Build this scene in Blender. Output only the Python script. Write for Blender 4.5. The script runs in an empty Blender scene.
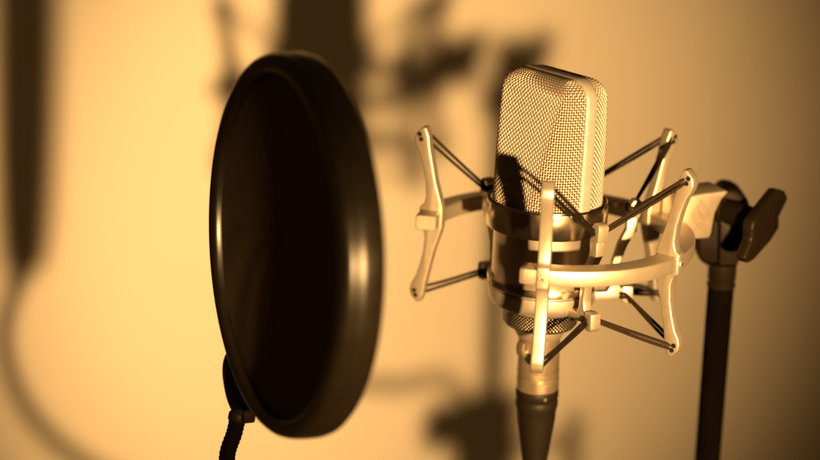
import bpy, bmesh, math, random
from mathutils import Vector, Matrix
random.seed(4)
S = 0.001                      # everything below is written in millimetres
sc = bpy.context.scene
COL = sc.collection
PI = math.pi
def rad(a): return math.radians(a)

# ------------------------------------------------------------------ camera
FPX = 1640.0                   # focal length in pixels of an 820 px wide frame
PITCH, ROLL = rad(17.5), rad(1.0)
D0 = FPX / 2.18
F = Vector((0, math.cos(PITCH), -math.sin(PITCH)))
R0 = Vector((1, 0, 0)); U0 = Vector((0, math.sin(PITCH), math.cos(PITCH)))
R = R0 * math.cos(ROLL) + U0 * math.sin(ROLL)
U = -R0 * math.sin(ROLL) + U0 * math.cos(ROLL)
CAM = -F * D0
def at(x, y, d):               # a measured photo point at a distance d (mm) becomes a place in the room
    return CAM + (F * FPX + R * (x - 410) - U * (y - 230)) / FPX * d
cd = bpy.data.cameras.new('camera'); cam = bpy.data.objects.new('camera', cd); COL.objects.link(cam)
m = Matrix((R, U, -F)).transposed().to_4x4(); m.translation = CAM * S
cam.matrix_world = m
cd.sensor_width = 36; cd.lens = FPX / 820 * 36
cd.clip_start = 0.01; cd.clip_end = 50
cd.dof.use_dof = True; cd.dof.focus_distance = 0.728; cd.dof.aperture_fstop = 72 / 19.0 
cd.dof.aperture_blades = 0
sc.camera = cam

# ------------------------------------------------------------------ materials
def mat(name, col, rough=.4, metal=0., spec=.5, noise=None, bump=None, rvar=0., coat=0.):
    m = bpy.data.materials.new(name); m.use_nodes = True
    nt = m.node_tree; b = nt.nodes['Principled BSDF']
    b.inputs['Base Color'].default_value = (*col, 1); b.inputs['Roughness'].default_value = rough
    b.inputs['Metallic'].default_value = metal; b.inputs['Specular IOR Level'].default_value = spec
    b.inputs['Coat Weight'].default_value = coat
    tc = nt.nodes.new('ShaderNodeTexCoord')
    if noise:
        sca, amt = noise
        n = nt.nodes.new('ShaderNodeTexNoise'); n.inputs['Scale'].default_value = sca; n.inputs['Detail'].default_value = 4
        nt.links.new(tc.outputs['Object'], n.inputs['Vector'])
        mp = nt.nodes.new('ShaderNodeMapRange'); mp.inputs[1].default_value = .3; mp.inputs[2].default_value = .7
        mp.inputs[3].default_value = 1 - amt; mp.inputs[4].default_value = 1 + amt
        nt.links.new(n.outputs['Fac'], mp.inputs[0])
        mx = nt.nodes.new('ShaderNodeMix'); mx.data_type = 'RGBA'; mx.blend_type = 'MULTIPLY'
        mx.inputs[0].default_value = 1; mx.inputs[6].default_value = (*col, 1)
        nt.links.new(mp.outputs[0], mx.inputs[7]); nt.links.new(mx.outputs[2], b.inputs['Base Color'])
        if rvar:
            mr = nt.nodes.new('ShaderNodeMapRange'); mr.inputs[1].default_value = .3; mr.inputs[2].default_value = .7
            mr.inputs[3].default_value = rough - rvar; mr.inputs[4].default_value = rough + rvar
            nt.links.new(n.outputs['Fac'], mr.inputs[0]); nt.links.new(mr.outputs[0], b.inputs['Roughness'])
    if bump:
        sca, st, dist = bump
        n2 = nt.nodes.new('ShaderNodeTexNoise'); n2.inputs['Scale'].default_value = sca; n2.inputs['Detail'].default_value = 3
        nt.links.new(tc.outputs['Object'], n2.inputs['Vector'])
        bp = nt.nodes.new('ShaderNodeBump'); bp.inputs['Strength'].default_value = st; bp.inputs['Distance'].default_value = dist
        nt.links.new(n2.outputs['Fac'], bp.inputs['Height']); nt.links.new(bp.outputs['Normal'], b.inputs['Normal'])
    return m
M = {}
M['wall'] = mat('wall_paint', (.84, .77, .66), .8, spec=.25, noise=(3, .03), bump=(160, .25, .001))
M['satin'] = mat('satin_nickel', (.41, .355, .285), .42, .78, noise=(260, .02), rvar=.02, bump=(2600, .10, .0002))
M['cup'] = mat('cup_nickel', (.52, .46, .39), .38, .82, noise=(200, .03), rvar=.03)
M['band'] = mat('brushed_band', (.27, .245, .225), .42, .30, noise=(260, .05), rvar=.06)
M['body'] = mat('body_nickel', (.56, .49, .41), .33, .90, noise=(120, .06), rvar=.04)
M['polish'] = mat('polished_nickel', (.60, .53, .44), .21, 1., noise=(150, .04), rvar=.03)
M['wire'] = mat('wire_nickel', (.35, .295, .245), .38, .62)
M['xlr'] = mat('connector_metal', (.40, .33, .24), .33, .85, noise=(200, .08), rvar=.06)
M['rubber'] = mat('black_rubber', (.007, .005, .003), .5, spec=.12, noise=(300, .15), bump=(2500, .15, .0002))
M['plastic'] = mat('black_plastic', (.008, .0058, .0034), .30, spec=.42, noise=(90, .12), rvar=.04, bump=(1500, .08, .0002))
M['matte'] = mat('matte_black', (.005, .003, .002), .5, spec=.04, noise=(150, .15), bump=(1800, .2, .0002))
M['tube'] = mat('stand_tube', (.0018, .0013, .001), .62, spec=.0, noise=(60, .15), rvar=.05)
M['grey'] = mat('grey_plastic', (.006, .004, .0022), .42, spec=.07, noise=(150, .1), bump=(1500, .15, .0002))
M['dark'] = mat('dark_hole', (.006, .005, .004), .8, spec=.1)
M['cable'] = mat('cable_jacket', (.02, .018, .016), .55)
def thread_mat():              # braided elastic: dark with pale flecks running round it
    m = mat('elastic_braid', (.02, .015, .011), .75, spec=.05)
    nt = m.node_tree; b = nt.nodes['Principled BSDF']
    uv = nt.nodes.new('ShaderNodeUVMap'); mp = nt.nodes.new('ShaderNodeMapping'); nt.links.new(uv.outputs[0], mp.inputs[0])
    mp.inputs['Rotation'].default_value = (0, 0, rad(38)); mp.inputs['Scale'].default_value = (5, 5, 5)
    w = nt.nodes.new('ShaderNodeTexWave'); w.inputs['Scale'].default_value = 1.4; w.inputs['Distortion'].default_value = 1.0
    nt.links.new(mp.outputs[0], w.inputs[0])
    cr = nt.nodes.new('ShaderNodeValToRGB'); cr.color_ramp.elements[0].position = .62; cr.color_ramp.elements[0].color = (.004, .003, .0022, 1)
    cr.color_ramp.elements[1].position = .95; cr.color_ramp.elements[1].color = (.055, .038, .026, 1)
    nt.links.new(w.outputs['Fac'], cr.inputs[0]); nt.links.new(cr.outputs[0], b.inputs['Base Color'])
    bp = nt.nodes.new('ShaderNodeBump'); bp.inputs['Strength'].default_value = .6; bp.inputs['Distance'].default_value = .0003
    nt.links.new(w.outputs['Fac'], bp.inputs['Height']); nt.links.new(bp.outputs[0], b.inputs['Normal'])
    return m
M['cord'] = thread_mat()
def lattice_mat(name, light, darkc, thr, metal, rough, ku=1., kv=1., bump=.0002, rot=0):   # square mesh pattern from the UVs
    m = mat(name, light, rough, metal); nt = m.node_tree; b = nt.nodes['Principled BSDF']
    uv = nt.nodes.new('ShaderNodeUVMap'); mp = nt.nodes.new('ShaderNodeMapping'); nt.links.new(uv.outputs[0], mp.inputs[0])
    mp.inputs['Scale'].default_value = (ku, kv, 1); mp.inputs['Rotation'].default_value = (0, 0, rot)
    sp = nt.nodes.new('ShaderNodeSeparateXYZ'); nt.links.new(mp.outputs[0], sp.inputs[0])
    outs = []
    for k in (0, 1):
        a = nt.nodes.new('ShaderNodeMath'); a.operation = 'MULTIPLY'; a.inputs[1].default_value = PI
        nt.links.new(sp.outputs[k], a.inputs[0])
        s = nt.nodes.new('ShaderNodeMath'); s.operation = 'SINE'; nt.links.new(a.outputs[0], s.inputs[0])
        q = nt.nodes.new('ShaderNodeMath'); q.operation = 'ABSOLUTE'; nt.links.new(s.outputs[0], q.inputs[0]); outs.append(q)
    mi = nt.nodes.new('ShaderNodeMath'); mi.operation = 'MINIMUM'
    nt.links.new(outs[0].outputs[0], mi.inputs[0]); nt.links.new(outs[1].outputs[0], mi.inputs[1])
    cr = nt.nodes.new('ShaderNodeValToRGB'); e = cr.color_ramp.elements
    e[0].position = thr; e[0].color = (*light, 1); e[1].position = min(thr + .12, 1); e[1].color = (*darkc, 1)
    nt.links.new(mi.outputs[0], cr.inputs[0]); nt.links.new(cr.outputs[0], b.inputs['Base Color'])
    iv = nt.nodes.new('ShaderNodeMath'); iv.operation = 'SUBTRACT'; iv.inputs[0].default_value = 1; nt.links.new(mi.outputs[0], iv.inputs[1])
    bp = nt.nodes.new('ShaderNodeBump'); bp.inputs['Distance'].default_value = bump; bp.inputs['Strength'].default_value = 1
    nt.links.new(iv.outputs[0], bp.inputs['Height']); nt.links.new(bp.outputs[0], b.inputs['Normal'])
    return m
M['inner'] = lattice_mat('inner_gauze', (.26, .19, .14), (.02, .008, .005), .50, .4, .45)
M['knurl'] = lattice_mat('knurled_nickel', (.012, .008, .005), (.42, .36, .28), .62, .85, .35, bump=-.0004)
M['fabric'] = lattice_mat('nylon_gauze', (.15, .10, .055), (.05, .03, .016), .45, 0, .7, bump=.0003)
M['fabric'].node_tree.nodes['Principled BSDF'].inputs['Specular IOR Level'].default_value = .25

# ------------------------------------------------------------------ helpers
def empty(name, loc, rot=None, **tags):
    o = bpy.data.objects.new(name, None); COL.objects.link(o)
    mw = (rot.to_4x4() if rot else Matrix.Identity(4)); mw.translation = loc * S
    o.matrix_world = mw; o.empty_display_size = .02
    for k, v in tags.items(): o[k] = v
    return o
def fin(name, bm, material, parent=None, sharp=35, **tags):
    bmesh.ops.recalc_face_normals(bm, faces=bm.faces)
    for v in bm.verts: v.co *= S
    me = bpy.data.meshes.new(name); bm.to_mesh(me); bm.free()
    for p in me.polygons: p.use_smooth = True
    me.set_sharp_from_angle(angle=rad(sharp))
    me.materials.append(M[material])
    o = bpy.data.objects.new(name, me); COL.objects.link(o)
    if parent: o.parent = parent
    for k, v in tags.items(): o[k] = v
    return o
def grid(bm, rows, closeu=False, closev=False, uvs=None):     # rows of points -> quads
    V = [[bm.verts.new(p) for p in r] for r in rows]; n = len(rows); k = len(rows[0])
    ul = bm.loops.layers.uv.verify()
    for i in range(n if closev else n - 1):
        for j in range(k if closeu else k - 1):
            try: f = bm.faces.new((V[i][j], V[i][(j + 1) % k], V[(i + 1) % n][(j + 1) % k], V[(i + 1) % n][j]))
            except ValueError: continue
            if uvs:
                us, vs = uvs
                for l, (a, b) in zip(f.loops, ((i, j), (i, j + 1), (i + 1, j + 1), (i + 1, j))): l[ul].uv = (b * us, a * vs)
    return V
def lathe(bm, prof, seg=72, c=(0, 0, 0), cap=True, basis=None, uvs=None):  # prof: (r, z)
    c = Vector(c); bs = basis or (Vector((1, 0, 0)), Vector((0, 1, 0)), Vector((0, 0, 1)))
    rows = [[c + bs[0] * (r * math.cos(2 * PI * j / seg)) + bs[1] * (r * math.sin(2 * PI * j / seg)) + bs[2] * z for j in range(seg)] for r, z in prof]
    V = grid(bm, rows, closeu=True, uvs=uvs)
    if cap:
        for r in (V[0], V[-1]):
            try: bm.faces.new(r)
            except ValueError: pass
    return V
def frame_of(d):
    d = d.normalized(); a = Vector((0, 0, 1)) if abs(d.z) < .9 else Vector((1, 0, 0))
    x = d.cross(a).normalized(); return x, d.cross(x).normalized(), d
def tube(bm, pts, r, seg=10, cap=True, rf=None):               # swept tube; rf(i) scales the radius
    pts = [Vector(p) for p in pts]; n = len(pts); rows = []; ul = bm.loops.layers.uv.verify()
    x, y, d = frame_of(pts[1] - pts[0]); L = 0; lens = []
    for i, p in enumerate(pts):
        t = (pts[min(i + 1, n - 1)] - pts[max(i - 1, 0)]).normalized()
        x = (x - t * x.dot(t)).normalized(); y = t.cross(x)
        if i: L += (p - pts[i - 1]).length
        lens.append(L); rr = r * (rf(i) if rf else 1)
        rows.append([p + x * (rr * math.cos(2 * PI * j / seg)) + y * (rr * math.sin(2 * PI * j / seg)) for j in range(seg)])
    V = [[bm.verts.new(q) for q in row] for row in rows]
    for i in range(n - 1):
        for j in range(seg):
            f = bm.faces.new((V[i][j], V[i][(j + 1) % seg], V[i + 1][(j + 1) % seg], V[i + 1][j]))
            for l, (a, b) in zip(f.loops, ((i, j), (i, j + 1), (i + 1, j + 1), (i + 1, j))): l[ul].uv = (b / seg * 2 * PI * r, lens[a])
    if cap: bm.faces.new(V[0]); bm.faces.new(V[-1])
def spline(P, n):                                              # Catmull-Rom through the points
    P = [Vector(p) for p in P]; P = [P[0] * 2 - P[1]] + P + [P[-1] * 2 - P[-2]]; out = []
    for i in range(1, len(P) - 2):
        for k in range(n):
            t = k / n; a, b, c, d = P[i - 1:i + 3]
            out.append(.5 * ((2 * b) + (c - a) * t + (2 * a - 5 * b + 4 * c - d) * t * t + (3 * b - a - 3 * c + d) * t ** 3))
    out.append(P[-2]); return out
def prism(bm, outline, th, o, ex, ey, ez, bev=.6, seg=2):      # outline in (ex, ey), thickness th centred along ez
    b2 = bmesh.new(); lo = []; hi = []
    for x, y in outline:
        p = o + ex * x + ey * y; lo.append(b2.verts.new(p - ez * th / 2)); hi.append(b2.verts.new(p + ez * th / 2))
    b2.faces.new(lo); b2.faces.new(hi[::-1]); n = len(lo)
    for i in range(n): b2.faces.new((lo[i], hi[i], hi[(i + 1) % n], lo[(i + 1) % n]))
    bmesh.ops.recalc_face_normals(b2, faces=b2.faces)
    if bev:
        es = [e for e in b2.edges if len(e.link_faces) == 2 and e.calc_face_angle() > rad(20)]
        bmesh.ops.bevel(b2, geom=es, offset=bev, segments=seg, affect='EDGES', profile=.5, clamp_overlap=True)
    me = bpy.data.meshes.new('t'); b2.to_mesh(me); b2.free(); bm.from_mesh(me); bpy.data.meshes.remove(me)
X, Y, Z = Vector((1, 0, 0)), Vector((0, 1, 0)), Vector((0, 0, 1))
def box(bm, c, s, ex=X, ey=Y, ez=Z, bev=.5):
    prism(bm, [(-s[0] / 2, -s[1] / 2), (s[0] / 2, -s[1] / 2), (s[0] / 2, s[1] / 2), (-s[0] / 2, s[1] / 2)], s[2], Vector(c), ex, ey, ez, bev)
def polar(r, a, z, c=(0, 0)): return Vector((c[0] + r * math.cos(rad(a)), c[1] + r * math.sin(rad(a)), z))

# ------------------------------------------------------------------ wall behind (runs obliquely, far end to the right)
n = Vector((.712, -.702, 0)).normalized(); P0 = Vector((0, 770, 0)); tx = Vector((-n.y, n.x, 0)) 
bm = bmesh.new(); prism(bm, [(-2600, -1500), (2600, -1500), (2600, 1500), (-2600, 1500)], 60, P0 - n * 30, tx, Z, n, bev=0)
fin('wall', bm, 'wall', kind='structure')

# ------------------------------------------------------------------ microphone and mount share one frame
O = at(547.5, 199, D0)
TILT = rad(1.0)
MROT = Matrix((Vector((math.cos(TILT), 0, -math.sin(TILT))), Y, Vector((math.sin(TILT), 0, math.cos(TILT))))).transposed()

mic = empty('condenser_microphone', O, MROT, category='microphone',
            label='large silver studio microphone with a woven wire grille held upright in the ring mount')
NA = -143.0                                                    # azimuth the flat grille face looks towards
HT, RA, RB = 58.5, 9.0, 8.0
def ext(z):                                                    # half extents along the band and across it
    a = 24.7
    if z > HT - RA: a = 24.7 - RA + math.sqrt(max(RA * RA - (z - HT + RA) ** 2, 0))
    bl = 23.2 - (z / (HT - RB)) * 9.7
    b = bl
    if z > HT - RB: b = 13.5 - RB + math.sqrt(max(RB * RB - (z - HT + RB) ** 2, 0))
    return a, b
def section(a, b, off=0., N=360):
    pts = []; a += off; b += off
    for i in range(N):
        psi = 2 * PI * i / N; c = abs(math.cos(psi)) + 1e-6; k = 16
        r = (a ** -k + (b / c) ** -k) ** (-1 / k)
        pts.append((r * math.cos(psi + rad(NA)), r * math.sin(psi + rad(NA))))
    return pts
def resample(pts, n):                                          # equal steps round the outline
    L = [0]
    for i in range(len(pts)):
        p, q = pts[i], pts[(i + 1) % len(pts)]; L.append(L[-1] + math.hypot(q[0] - p[0], q[1] - p[1]))
    out = []; k = 0
    for j in range(n):
        t = L[-1] * j / n
        while L[k + 1] < t: k += 1
        f = (t - L[k]) / (L[k + 1] - L[k]); p, q = pts[k], pts[(k + 1) % len(pts)]
        out.append((p[0] + (q[0] - p[0]) * f, p[1] + (q[1] - p[1]) * f))
    return out
def zlevels(step):                                             # even steps along the profile, over the shoulder
    prof = []; z = 0
    N = 800
    for i in range(N + 1):
        z = HT * (1 - (1 - i / N) ** 2) ; a, b = ext(z); prof.append((z, a, b))
    prof += [(HT, prof[-1][1] * 1.0, prof[-1][2] * (1 - k / 20.)) for k in range(1, 18)]
    out = [prof[0]]; acc = 0
    for p, q in zip(prof, prof[1:]):
        acc += math.hypot(q[0] - p[0], q[2] - p[2])
        if acc >= step: out.append(q); acc -= step
    return out
PIT = 1.22; NU = 2 * round(PI * 49.0 / PIT / 2)                 # number of upright wires (even)
lv = zlevels(PIT / 2)                                           # two samples per cell
def offs(rows, k):                                              # normals by finite differences
    n = len(rows); w = len(rows[0]); out = []
    for i in range(n):
        r = []
        for j in range(w):
            du = rows[i][(j + 1) % w] - rows[i][j - 1]; dv = rows[min(i + 1, n - 1)][j] - rows[max(i - 1, 0)][j]
            nn = du.cross(dv)
            r.append(nn.normalized() if nn.length > 1e-9 else Vector((0, 0, 1)))
        out.append(r)
    return out
surf = []
for z, a, b in lv:
    surf.append([Vector((x, y, z + .2)) for x, y in resample(section(a, b), NU * 2)])
nrm = offs(surf, 0)
bm = bmesh.new(); WR, AMP = .30, .27
def add_wire(pts, nm, closed):                                  # four-sided wire whose faces shade smoothly
    n = len(pts); V = []
    for i in range(n):
        a = pts[(i + 1) % n] if (closed or i < n - 1) else pts[i]; b = pts[i - 1] if (closed or i) else pts[i]
        t = (a - b).normalized(); s = t.cross(nm[i]).normalized()
        V.append([bm.verts.new(pts[i] + nm[i] * WR * math.cos(q) + s * WR * math.sin(q)) for q in (0, 1.26, 2.51, 3.77, 5.03)])
    for i in range(n if closed else n - 1):
        for j in range(5): bm.faces.new((V[i][j], V[i][(j + 1) % 5], V[(i + 1) % n][(j + 1) % 5], V[(i + 1) % n][j]))
nv = len(surf)
for j in range(NU):                                             # upright wires
    pts = []; nn = []
    for i in range(nv):
        s = math.cos(PI * (i / 2 + j)) if i % 2 == 0 else 0
        pts.append(surf[i][2 * j] + nrm[i][2 * j] * (s * AMP)); nn.append(nrm[i][2 * j])
    add_wire(pts, nn, False)
for i in range(0, nv, 2):                                       # wires running round
    pts = []; nn = []
    for k in range(2 * NU):
        s = -math.cos(PI * (i / 2 + k / 2)) if k % 2 == 0 else 0
        pts.append(surf[i][k] + nrm[i][k] * (s * AMP)); nn.append(nrm[i][k])
    add_wire(pts, nn, True)
grille = fin('grille', bm, 'wire', mic, sharp=180)
bm = bmesh.new(); rows = []; lv2 = zlevels(2.0)
for z, a, b in lv2: rows.append([Vector((x, y, min(z, HT - 1.0))) for x, y in resample(section(a, b, -1.15), 120)])
V = grid(bm, rows, closeu=True, uvs=(PI * 47 / 120 / .78, 2.0 / .78)); bm.faces.new(V[-1])
fin('gauze_lining', bm, 'inner', grille)
# the smooth band over the top
bm = bmesh.new(); path = []
bd = Vector((math.cos(rad(NA + 90)), math.sin(rad(NA + 90)), 0)); nd = Vector((math.cos(rad(NA)), math.sin(rad(NA)), 0))
A = 24.7
prof = [(A, 0), (A, HT - RA)] + [(A - RA + RA * math.cos(t * PI / 20), HT - RA + RA * math.sin(t * PI / 20)) for t in range(1, 11)]
prof = [(A, z) for z in (-2, 12, 24, 36, HT - RA)] + prof[2:]
prof = prof + [(-x, z) for x, z in prof[::-1]]
for i, (x, z) in enumerate(prof):
    p = bd * x + Z * z; q = prof[min(i + 1, len(prof) - 1)]; q0 = prof[max(i - 1, 0)]
    t = (bd * (q[0] - q0[0]) + Z * (q[1] - q0[1])).normalized(); nn = t.cross(nd); nn = nn if nn.dot(bd * x + Z * (z - 20)) > 0 else -nn
    W = 3.1
    path.append([p + nd * w + nn * h for w, h in ((-W, -1.2), (-W, .55), (-W + .5, .95), (-W * .5, 1.15), (0, 1.2), (W * .5, 1.15), (W - .5, .95), (W, .55), (W, -1.2))])
grid(bm, path, closeu=True); fin('grille_band', bm, 'band', mic)
bm = bmesh.new()
lathe(bm, [(23.2, .8), (25.6, .8), (26.0, .5), (26.2, -1.2), (26.9, -1.4), (27.1, .2), (27.5, .5), (27.9, .2), (28.0, -.4), (28.0, -11.2), (27.7, -11.8), (24.2, -12.0), (23.2, -11)], 128, cap=False)
fin('collar', bm, 'polish', mic, sharp=28)
bm = bmesh.new()
pf = [(24, -11.5), (24, -44)] + [(17 + 7 * math.cos(t * PI / 16), -44 - 6 * math.sin(t * PI / 16)) for t in range(1, 9)] + [(10, -50.2)]
lathe(bm, pf, 128); fin('body', bm, 'body', mic)
bm = bmesh.new()
rows = [(14.5, -50.6), (16.9, -50.8), (17.4, -51.6), (17.4, -58.9), (16.4, -60.3), (12, -60.9)]
lathe(bm, rows, 96, uvs=(1.0, 1)); bm2 = bm
ul = bm.loops.layers.uv.verify()
for f in bm.faces:
    for l in f.loops:
        co = l.vert.co; ang = math.atan2(co.y, co.x)
        l[ul].uv = (ang * 17.4 / 1.7 + co.z / 1.7, ang * 17.4 / 1.7 - co.z / 1.7)
fin('knurled_ring', bm, 'knurl', mic)
bm = bmesh.new(); lathe(bm, [(12, -60.6), (12.1, -61), (11.8, -64), (10.6, -66.4), (8, -66.6)], 72); fin('output_socket', bm, 'satin', mic)

# ------------------------------------------------------------------ shock mount
mount = empty('shock_mount', O, MROT, category='microphone mount',
              label='satin nickel ring mount with bowed arms and dark elastic cords holding the microphone')
CX = (3.7, 0.0); RO, RI = 64.7, 54.9; ZT, ZB = -13.0, -20.2; ZM = (ZT + ZB) / 2
bm = bmesh.new(); rows = []
sec = [(RI, ZB + .5), (RI, ZT - .7), (RI + .8, ZT), (RO - 1.1, ZT), (RO - .3, ZT - .3), (RO, ZT - 1.1), (RO, ZB + 1.1), (RO - .3, ZB + .3), (RO - 1.1, ZB), (RI + .6, ZB)]
a0, a1 = -107.0, 170.0; NS = 150
for i in range(NS + 1):
    a = a0 + (a1 - a0) * i / NS; k = 1.0
    rows.append([polar(r, a, z, CX) for r, z in sec])
def endcap(a, s):
    return [polar((r - 60) * .92 + 60, a + s * .5, (z - ZM) * .9 + ZM, CX) for r, z in sec]
rows = [endcap(a0, -1)] + rows + [endcap(a1, 1)]
V = grid(bm, rows, closeu=True); bm.faces.new(V[0]); bm.faces.new(V[-1])
ring = fin('open_ring', bm, 'satin', mount, sharp=40)
ARM = [-98.5, -35.5, 32.0, 96.0, 159.0]
half = [(65.5, 0), (65.5, 4.6), (63.4, 6.0), (62.4, 10), (62.9, 17), (64.4, 24), (66.4, 30.5), (68.4, 34), (69.2, 37), (68.6, 40), (65.6, 43.2), (63.6, 43.2), (62.0, 39), (61.2, 33), (57.7, 17), (54.6, 7), (54.0, 4), (54, 0)]
outline = half + [(r, -z) for r, z in half[-2:0:-1]]
def cross_screw(bm, c, nrm_, r):
    bs = frame_of(nrm_); lathe(bm, [(r * .95, -.4), (r, .1), (r * .9, .45), (r * .35, .55), (.05, .55)], 20, c, basis=bs)
tipT, tipB = {}, {}
for a in ARM:
    er = polar(1, a, 0); et = polar(1, a + 90, 0); c = Vector((CX[0], CX[1], ZM))
    bm = bmesh.new(); prism(bm, outline, 5.6, c, er, Z, et, bev=.75, seg=3)
    arm = fin('arm', bm, 'satin', mount)
    bm = bmesh.new(); cross_screw(bm, c + er * 65.6, er, 2.0); scw = fin('screw', bm, 'satin', arm)
    bm = bmesh.new()
    for ang in (35, -55): box(bm, c + er * 66.15, (2.1, .35, .12), et * math.cos(rad(ang)) + Z * math.sin(rad(ang)), -et * math.sin(rad(ang)) + Z * math.cos(rad(ang)), er, bev=0)
    fin('slot', bm, 'dark', scw)
    for sgn, d in ((1, tipT), (-1, tipB)):
        h = c + er * 66.2 + Z * (sgn * 38.6); d[a] = h
        bm = bmesh.new()
        for side in (-1, 1):
            for dz in (-1.3, 1.3):
                prism(bm, [(1.15 * math.cos(t * PI / 6), 1.15 * math.sin(t * PI / 6)) for t in range(12)], .12, h + Z * dz * .9 + er * dz * .3 + et * (side * 2.83), er, Z, et, bev=0)
        fin('cord_hole', bm, 'dark', arm)
BAR = [-60.0, 6.0, 66.0, 129.0]
hkT, hkB = {}, {}
for a in BAR:
    er = polar(1, a, 0); et = polar(1, a + 90, 0); o = Vector((0, 0, 0))
    bm = bmesh.new()
    ol = [(42.5, -15), (41.5, -16), (38.5, -22), (36, -30), (35.4, -38), (36.6, -42), (39, -44.2), (39, -47.5), (30, -48.6), (20, -48.6), (20, -45), (30.5, -44.6), (32.2, -41), (32.2, -30), (34.4, -21), (37.6, -14), (37.6, -7), (42.5, -7)]
    prism(bm, ol, 4.4, o, er, Z, et, bev=.5)
    bar = fin('cage_bar', bm, 'satin', mount)
    for top, zz in ((True, -4.2), (False, -46.0)):
        bm = bmesh.new(); c = er * (41.2 if top else 40.2) + Z * zz; s = 1 if top else -1
        prism(bm, [(-2.6, -4.2 * s), (2.6, -4.2 * s), (3.1, 2.8 * s), (1.9, 4.4 * s), (-1.3, 4.4 * s), (-2.6, 2.4 * s)], 5.6, c, er, Z, et, bev=.7)
        fin('cord_hook', bm, 'satin', bar)
        (hkT if top else hkB)[a] = c - er * .6
# base cup of the cage
bm = bmesh.new(); lathe(bm, [(24.2, -36.3), (25.6, -36.3), (25.9, -36.8), (25.9, -39.4), (25.5, -39.8), (24.2, -39.8)], 110, cap=False); fin('base_ring', bm, 'polish', mount)
bm = bmesh.new(); lathe(bm, [(24.3, -41.2), (25.1, -41.4), (25.2, -42), (25.0, -45.4)] + [(18.4 + 6.6 * math.cos(t * PI / 16), -45.4 - 5.6 * math.sin(t * PI / 16)) for t in range(1, 9)] + [(15.5, -51.1)], 110, cap=False)
fin('base_cup', bm, 'cup', mount)
bm = bmesh.new(); er = polar(1, -72, 0); bs = frame_of(er); lathe(bm, [(1.7, -2), (1.7, .4), (1.4, .7), (.7, .7), (.6, .2), (.05, .2)], 18, er * 25.8 - Z * 38.2, basis=bs)
fin('clamp_screw', bm, 'satin', mount)
# elastic cords, zigzag between arm tips and cage hooks
def cordpair(p, q, s0=1.5, s1=.75, r=.75):
    d = (q - p); L = d.length; d.normalize(); side = d.cross(Z).cross(d).normalized(); side2 = d.cross(side)
    for s in (-1, 1):
        bm = bmesh.new(); pts = []
        for k in range(9):
            t = k / 8; sag = math.sin(t * PI) * .25
            pts.append(p + d * (L * t) + side * (s * (s0 * (1 - t) + s1 * t)) + side2 * (s * .35 * math.sin(t * 5)) - Z * sag)
        tube(bm, pts, r, 10); fin('elastic_cord', bm, 'cord', mount)
pairs = [(ARM[0], BAR[0]), (ARM[1], BAR[0]), (ARM[1], BAR[1]), (ARM[2], BAR[1]), (ARM[2], BAR[2]), (ARM[3], BAR[2]), (ARM[3], BAR[3]), (ARM[4], BAR[3])]
def toward(a, b):                                               # which side of the hook the cord meets
    return polar(1, b + 90, 0) * (1 if ((a - b + 180) % 360 - 180) > 0 else -1)
for a, b in pairs:
    for tips, hk in ((tipT, hkT), (tipB, hkB)):
        sd = toward(a, b); tight = a in (ARM[1], ARM[2])
        cordpair(tips[a] - sd * 2.4, hk[b] + sd * 2.4, .85 if tight else 1.5, .7)
for b in BAR:                                                   # the turns of cord round each hook
    for hk in (hkT, hkB):
        et = polar(1, b + 90, 0); er = polar(1, b, 0); bm = bmesh.new()
        for dz in (-.9, .9): tube(bm, [hk[b] + et * 3.1 + Z * dz - er * .3, hk[b] + et * 2.9 - er * 2.5 + Z * dz, hk[b] - et * 2.9 - er * 2.5 + Z * dz, hk[b] - et * 3.1 + Z * dz - er * .3], .85, 8)
        fin('elastic_cord', bm, 'cord', mount)
# swivel lug on the right of the ring, with its diamond emblem
LA = 20.0; lu = polar(1, LA, 0); lt = polar(1, LA + 90, 0); zc = -10.8
bm = bmesh.new()
ol = [(60, -11.3), (77.5, -11.3), (78.6, -9), (79.6, 1), (82.5, 7.5), (86, 11.0), (84, 11.8), (70, 11.0), (60, 9.5)]
prism(bm, ol, 17, Vector((CX[0], 0, zc)) , lu, Z, lt, bev=1.4, seg=3)
lug = fin('swivel_lug', bm, 'satin', mount)
bm = bmesh.new(); ec = Vector((CX[0], 0, zc)) + lu * 71.5 - lt * 8.52 + Z * 1.0
def line(bm, pts, w, closed=True, o=ec, ex=lu, ey=Z, ez=-lt, h=.12):
    n = len(pts)
    for i in range(n if closed else n - 1):
        p, q = Vector(pts[i]), Vector(pts[(i + 1) % n]); d = (q - p); c = (p + q) / 2; L = d.length + w * .6; d.normalize()
        box(bm, o + ex * c.x + ey * c.y, (L, w, h), ex * d.x + ey * d.y, ex * -d.y + ey * d.x, ez, bev=0)
line(bm, [(0, 6.6), (5.0, 0), (0, -6.6), (-5.0, 0)], .45)
line(bm, [(0, 4.7), (3.55, 0), (0, -4.7), (-3.55, 0)], .35)
line(bm, [(-.95, -2.0), (-.95, 2.1), (.95, -2.1), (.95, 2.0)], .42, closed=False)
line(bm, [(-2.1, -.3), (-2.1, .9)], .35, closed=False); line(bm, [(2.1, -.9), (2.1, .3)], .35, closed=False)
M['engrave'] = mat('engraving', (.14, .10, .06), .5, .4)
fin('emblem', bm, 'engrave', lug)

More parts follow.
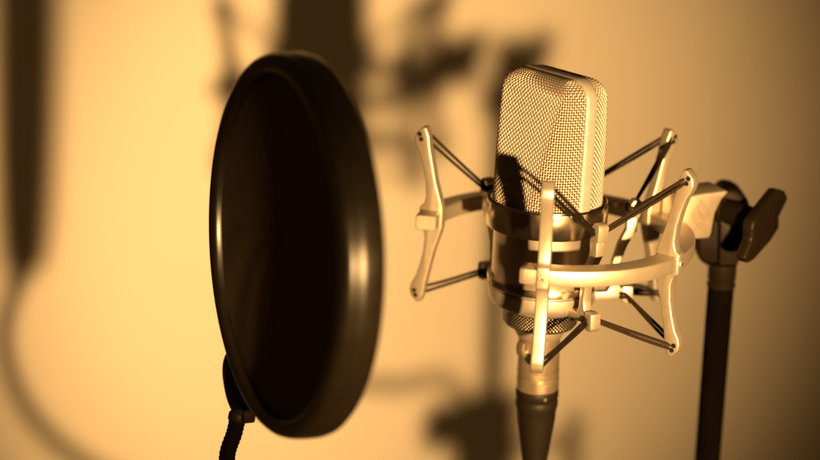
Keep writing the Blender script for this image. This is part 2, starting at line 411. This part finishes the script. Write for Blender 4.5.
# ------------------------------------------------------------------ cable with its plug
cab = empty('microphone_cable', O, MROT @ Matrix.Rotation(rad(-1.4), 3, 'Y'), category='cable', label='black microphone cable with a metal plug hanging below the studio microphone')
cab.location = (O + MROT @ Vector((-1.6, 0, 0))) * S
bm = bmesh.new()
lathe(bm, [(8, -65.8), (9.5, -66.2), (9.9, -67), (9.9, -81.5), (9.6, -82), (9.6, -82.8), (10.0, -83.2), (10.0, -86.5), (9.6, -87), (9.6, -87.6), (10.1, -88), (10.1, -92.8), (9.8, -93.4), (7, -93.6)], 72)
plug = fin('plug_shell', bm, 'xlr', cab, sharp=25)
bm = bmesh.new(); er = polar(1, -140, 0); et = polar(1, -50, 0)
prism(bm, [(9.3, -74), (10.6, -75), (12.2, -74.2), (12.8, -71), (12.3, -68.2), (11.2, -67.6), (11.3, -70.5), (10.8, -72), (9.3, -72)], 4.6, Vector((0, 0, 0)), er, Z, et, bev=.4)
fin('latch', bm, 'xlr', plug)
bm = bmesh.new(); prism(bm, [(2.4 * math.cos(t * PI / 8), 2.8 * math.sin(t * PI / 8)) for t in range(16)], .3, polar(9.95, -118, -75.5), polar(1, -28, 0), Z, polar(1, -118, 0), bev=0)
fin('locating_hole', bm, 'dark', plug)
bm = bmesh.new()
lathe(bm, [(7, -93.2), (9.9, -93.5), (10.2, -94.3), (10.2, -97.2), (9.8, -97.8), (9.8, -99), (10.1, -99.6), (10.0, -102), (9.4, -104), (8.9, -110), (7.6, -119), (6.6, -127), (5.2, -137), (4.4, -143), (3.4, -144)], 64)
sr = fin('strain_relief', bm, 'rubber', cab)
bm = bmesh.new(); lathe(bm, [(.9, -.3), (.9, .15), (.7, .3), (.05, .3)], 14, polar(10.2, -72, -95.7), basis=frame_of(polar(1, -72, 0)))
M['green'] = mat('green_dot', (.05, .06, .006), .5)
fin('coding_dot', bm, 'green', sr)
bm = bmesh.new()
cm = (Matrix.Translation((O + MROT @ Vector((-1.6, 0, 0)))) @ (MROT @ Matrix.Rotation(rad(-1.4), 3, 'Y')).to_4x4()).inverted()
pole0 = at(720.5, 290, 806)
cp = [(0, 0, -141), (1, 0, -152)] + [tuple(cm @ v) for v in (at(572, 522, 765), at(630, 530, 780), at(685, 528, 786), pole0 + Vector((-4, -10, -150)), pole0 + Vector((-4, -10, -200)), pole0 + Vector((2, -10, -320)), pole0 + Vector((0, -10, -700)))]
tube(bm, spline(cp, 10), 3.1, 12); fin('cable_lead', bm, 'cable', cab)

# ------------------------------------------------------------------ microphone stand
st = empty('microphone_stand', pole0, None, category='microphone stand', label='black upright microphone stand with a wing knob right of the ring mount')
bm = bmesh.new(); lathe(bm, [(6.3, -1200), (6.45, 2), (6.2, 2.4)], 40); fin('pole', bm, 'tube', st)
bm = bmesh.new(); lathe(bm, [(5.6, 1.5), (6.9, 2.2), (7.1, 3.5), (6.4, 4.4), (6.4, 5.2), (6.9, 6), (6.9, 14)], 40); fin('neck_nut', bm, 'grey', st)
def outl(pts, d):                                              # measured outline -> plane facing the camera at distance d
    return [Vector(at(x, y, d)) for x, y in pts]
def facing_prism(bm, pts, d, th, lean=None, bev=1.2, seg=3):
    c = at(sum(p[0] for p in pts) / len(pts), sum(p[1] for p in pts) / len(pts), d)
    ez = (lean or Vector((0, 1, 0))).normalized(); ex = Vector((ez.y, -ez.x, 0)).normalized(); ey = ez.cross(ex); ey = ey if ey.z > 0 else -ey
    o2 = []
    for x, y in pts:
        v = at(x, y, 1.0) - CAM; t = (c - CAM).dot(ez) / v.dot(ez); p = CAM + v * t - c
        o2.append((p.dot(ex), p.dot(ey)))
    prism(bm, o2, th, c - pole0 + ez * th / 2, ex, ey, ez, bev, seg)
bm = bmesh.new()
facing_prism(bm, [(696, 236), (709, 234), (712, 212), (717, 198), (726, 189), (737, 190), (747, 197), (751, 208), (748, 225), (741, 258), (735, 269), (707, 267), (698, 259)], 798, 20, bev=2.2)
head = fin('stand_head', bm, 'matte', st)
bm = bmesh.new(); facing_prism(bm, [(720, 214), (742, 214), (744, 240), (738, 266), (719, 266)], 796, 6, bev=1.0); fin('head_plate', bm, 'grey', head)
sdir = Vector((.60, -.80, .0)).normalized(); k0 = at(727, 211, 796); k1 = at(757, 221, 780)
bm = bmesh.new(); bs = frame_of(k1 - k0); Lk = (k1 - k0).length
lathe(bm, [(6.2, -3), (6.9, -2), (6.9, 0), (6.3, .8), (6.0, Lk * .6), (5.7, Lk)], 40, k0 - pole0, basis=bs)
knob = fin('wing_knob', bm, 'grey', st)
bm = bmesh.new()
wp = [(776, 189), (783, 191), (786, 198), (777, 217), (777, 228), (768, 242), (752, 260), (746, 264), (742, 259), (750, 240), (750, 229), (752, 221), (758, 212)]
facing_prism(bm, [(x + 3, y) for x, y in wp], 776, 6.0, lean=Vector((-.78, .62, .0)), bev=1.6)
fin('wing', bm, 'grey', knob)

# ------------------------------------------------------------------ pop filter
fn = Vector((-.903, -.430, .072)).normalized(); fc = at(288.5, 245.5, 659)
fx = fn.cross(Z).normalized(); fy = fx.cross(fn).normalized()
FR = Matrix((fx, fy, fn)).transposed()
pf_ = empty('pop_filter', fc, FR, category='pop filter', label='large round black fabric pop filter standing left of the studio microphone')
bm = bmesh.new(); RR = 77.3
pr = [(68.9, 3.91), (69.0, 6.51), (69.8, 8.0), (71.4, 8.74), (73.5, 8.74), (75.2, 8.09), (76.3, 6.88), (76.9, 5.21), (77.25, 3.53), (77.1, 3.25), (77.3, 2.98), (77.55, 0.0), (77.6, -4.28), (77.1, -6.51), (75.8, -8.0), (73.6, -8.56), (71.2, -8.18), (69.8, -7.07), (69.0, -5.02), (69.0, -2.79)]
V = lathe(bm, pr + [pr[0]], 200, cap=False); bmesh.ops.remove_doubles(bm, verts=bm.verts, dist=.001)
rim = fin('rim', bm, 'plastic', pf_, sharp=50)
def disc(name, z0, bow):
    bm = bmesh.new(); rings = []
    for i in range(1, 25):
        r = 70.2 * i / 24; rings.append([Vector((r * math.cos(2 * PI * j / 96), r * math.sin(2 * PI * j / 96), z0 + bow * (1 - (i / 24) ** 2) + .12 * math.sin(j * .7 + i * .4))) for j in range(96)])
    V = grid(bm, rings, closeu=True); bm.faces.new(V[0][::-1]); ul = bm.loops.layers.uv.verify()
    for f in bm.faces:
        for l in f.loops: l[ul].uv = (l.vert.co.x / .9, l.vert.co.y / .9)
    return fin(name, bm, 'fabric', pf_)
disc('gauze', 4.4, -.8); disc('gauze', -3.6, .8)
fw = lambda p: FR.transposed() @ (p - fc)                       # world -> filter frame
bm = bmesh.new(); cc = at(239, 384, 722); dn = (at(244, 420, 722) - at(232, 352, 722)).normalized()
bx = fw(fc + dn).normalized(); sx = frame_of(bx)
ccl = fw(cc)
N = 24; rows = []
for i in range(N + 1):
    t = -1 + 2 * i / N; rr = math.sqrt(max(1 - abs(t) ** 2.4, 0.0004)) ; 
    rows.append([ccl + bx * (t * 16) + sx[0] * (rr * 8.4 * math.cos(2 * PI * j / 32)) + sx[1] * (rr * 6.5 * math.sin(2 * PI * j / 32)) for j in range(32)])
V = grid(bm, rows, closeu=True); bm.faces.new(V[0]); bm.faces.new(V[-1])
clip = fin('clip', bm, 'plastic', pf_, sharp=60)
bm = bmesh.new(); box(bm, fw(at(247, 410, 720)), (8, 10, 6), bev=1.2); fin('clip_jaw', bm, 'matte', pf_)
g0 = at(238.5, 414, 722); g1 = at(234.5, 432, 722)
bm = bmesh.new(); bs = frame_of(fw(g1) - fw(g0)); lathe(bm, [(3.8, -1), (4.3, 0), (4.3, 2.5), (3.7, 3.4)], 28, fw(g0), basis=bs); fin('ferrule', bm, 'matte', pf_)
gp = [g0, g1, at(227, 458, 722), at(231, 495, 722), at(256, 545, 724), at(308, 594, 726), at(375, 626, 732), at(470, 642, 742), at(590, 640, 760), at(676, 628, 785)]
raw = spline([fw(p) for p in gp], 60)
L = [0]
for p, q in zip(raw, raw[1:]): L.append(L[-1] + (q - p).length)
pts = []; k = 0; t = 0
while t < L[-1]:
    while L[k + 1] < t: k += 1
    f = (t - L[k]) / (L[k + 1] - L[k]); pts.append(raw[k].lerp(raw[k + 1], f)); t += .5
bm = bmesh.new(); tube(bm, pts, 3.7, 16, rf=lambda i: (1.0, .985, .93, .985)[i % 4]); fin('gooseneck', bm, 'tube', pf_, sharp=80)
# clamp of the gooseneck on the stand pole (below the frame, its shadow falls on the wall)
pc = pole0 + Vector((0, 0, -150))
bm = bmesh.new(); box(bm, fw(pc + Vector((-2, -4, 0))), (38, 34, 40), ex=fw(fc + X), ey=fw(fc + Y), ez=fw(fc + Z), bev=3)
clamp = fin('pole_clamp', bm, 'matte', pf_)
bm = bmesh.new(); box(bm, fw(pc + Vector((-26, -6, 8))), (24, 24, 20), ex=fw(fc + X), ey=fw(fc + Y), ez=fw(fc + Z), bev=4); fin('clamp_socket', bm, 'matte', clamp); bm = bmesh.new(); q = pc + Vector((18, -6, -4)); tube(bm, [fw(q), fw(q + Vector((30, -6, 0)))], 3, 12); fin('clamp_screw', bm, 'matte', clamp); bm = bmesh.new()
box(bm, fw(q + Vector((30, -6, -4))), (9, 9, 40), ex=fw(fc + X), ey=fw(fc + Y), ez=fw(fc + Z), bev=2)
fin('clamp_knob', bm, 'matte', clamp)

# ------------------------------------------------------------------ light: one small warm lamp to the right of and below the camera, dim warm room
ld = bpy.data.lights.new('studio_lamp', 'SPOT'); ld.energy = 31 * 4.8; ld.spot_size = rad(41); ld.spot_blend = .9; ld.color = (1.0, .575, .21); ld.shadow_soft_size = .014
lo = bpy.data.objects.new('studio_lamp', ld); COL.objects.link(lo); lo.location = (.213, -.712, .087); lo.rotation_euler = Vector((math.sin(rad(-8.2)) * math.cos(rad(12)), math.cos(rad(-8.2)) * math.cos(rad(12)), -math.sin(rad(12)))).to_track_quat('-Z', 'Y').to_euler()
w = bpy.data.worlds.new('World'); sc.world = w; w.use_nodes = True
w.node_tree.nodes['Background'].inputs[0].default_value = (1, .50, .14, 1); w.node_tree.nodes['Background'].inputs[1].default_value = .045
sc.view_settings.view_transform = 'Standard'; sc.view_settings.look = 'None'; sc.view_settings.exposure = 0; sc.view_settings.gamma = 1
sc.cycles.max_bounces = 6
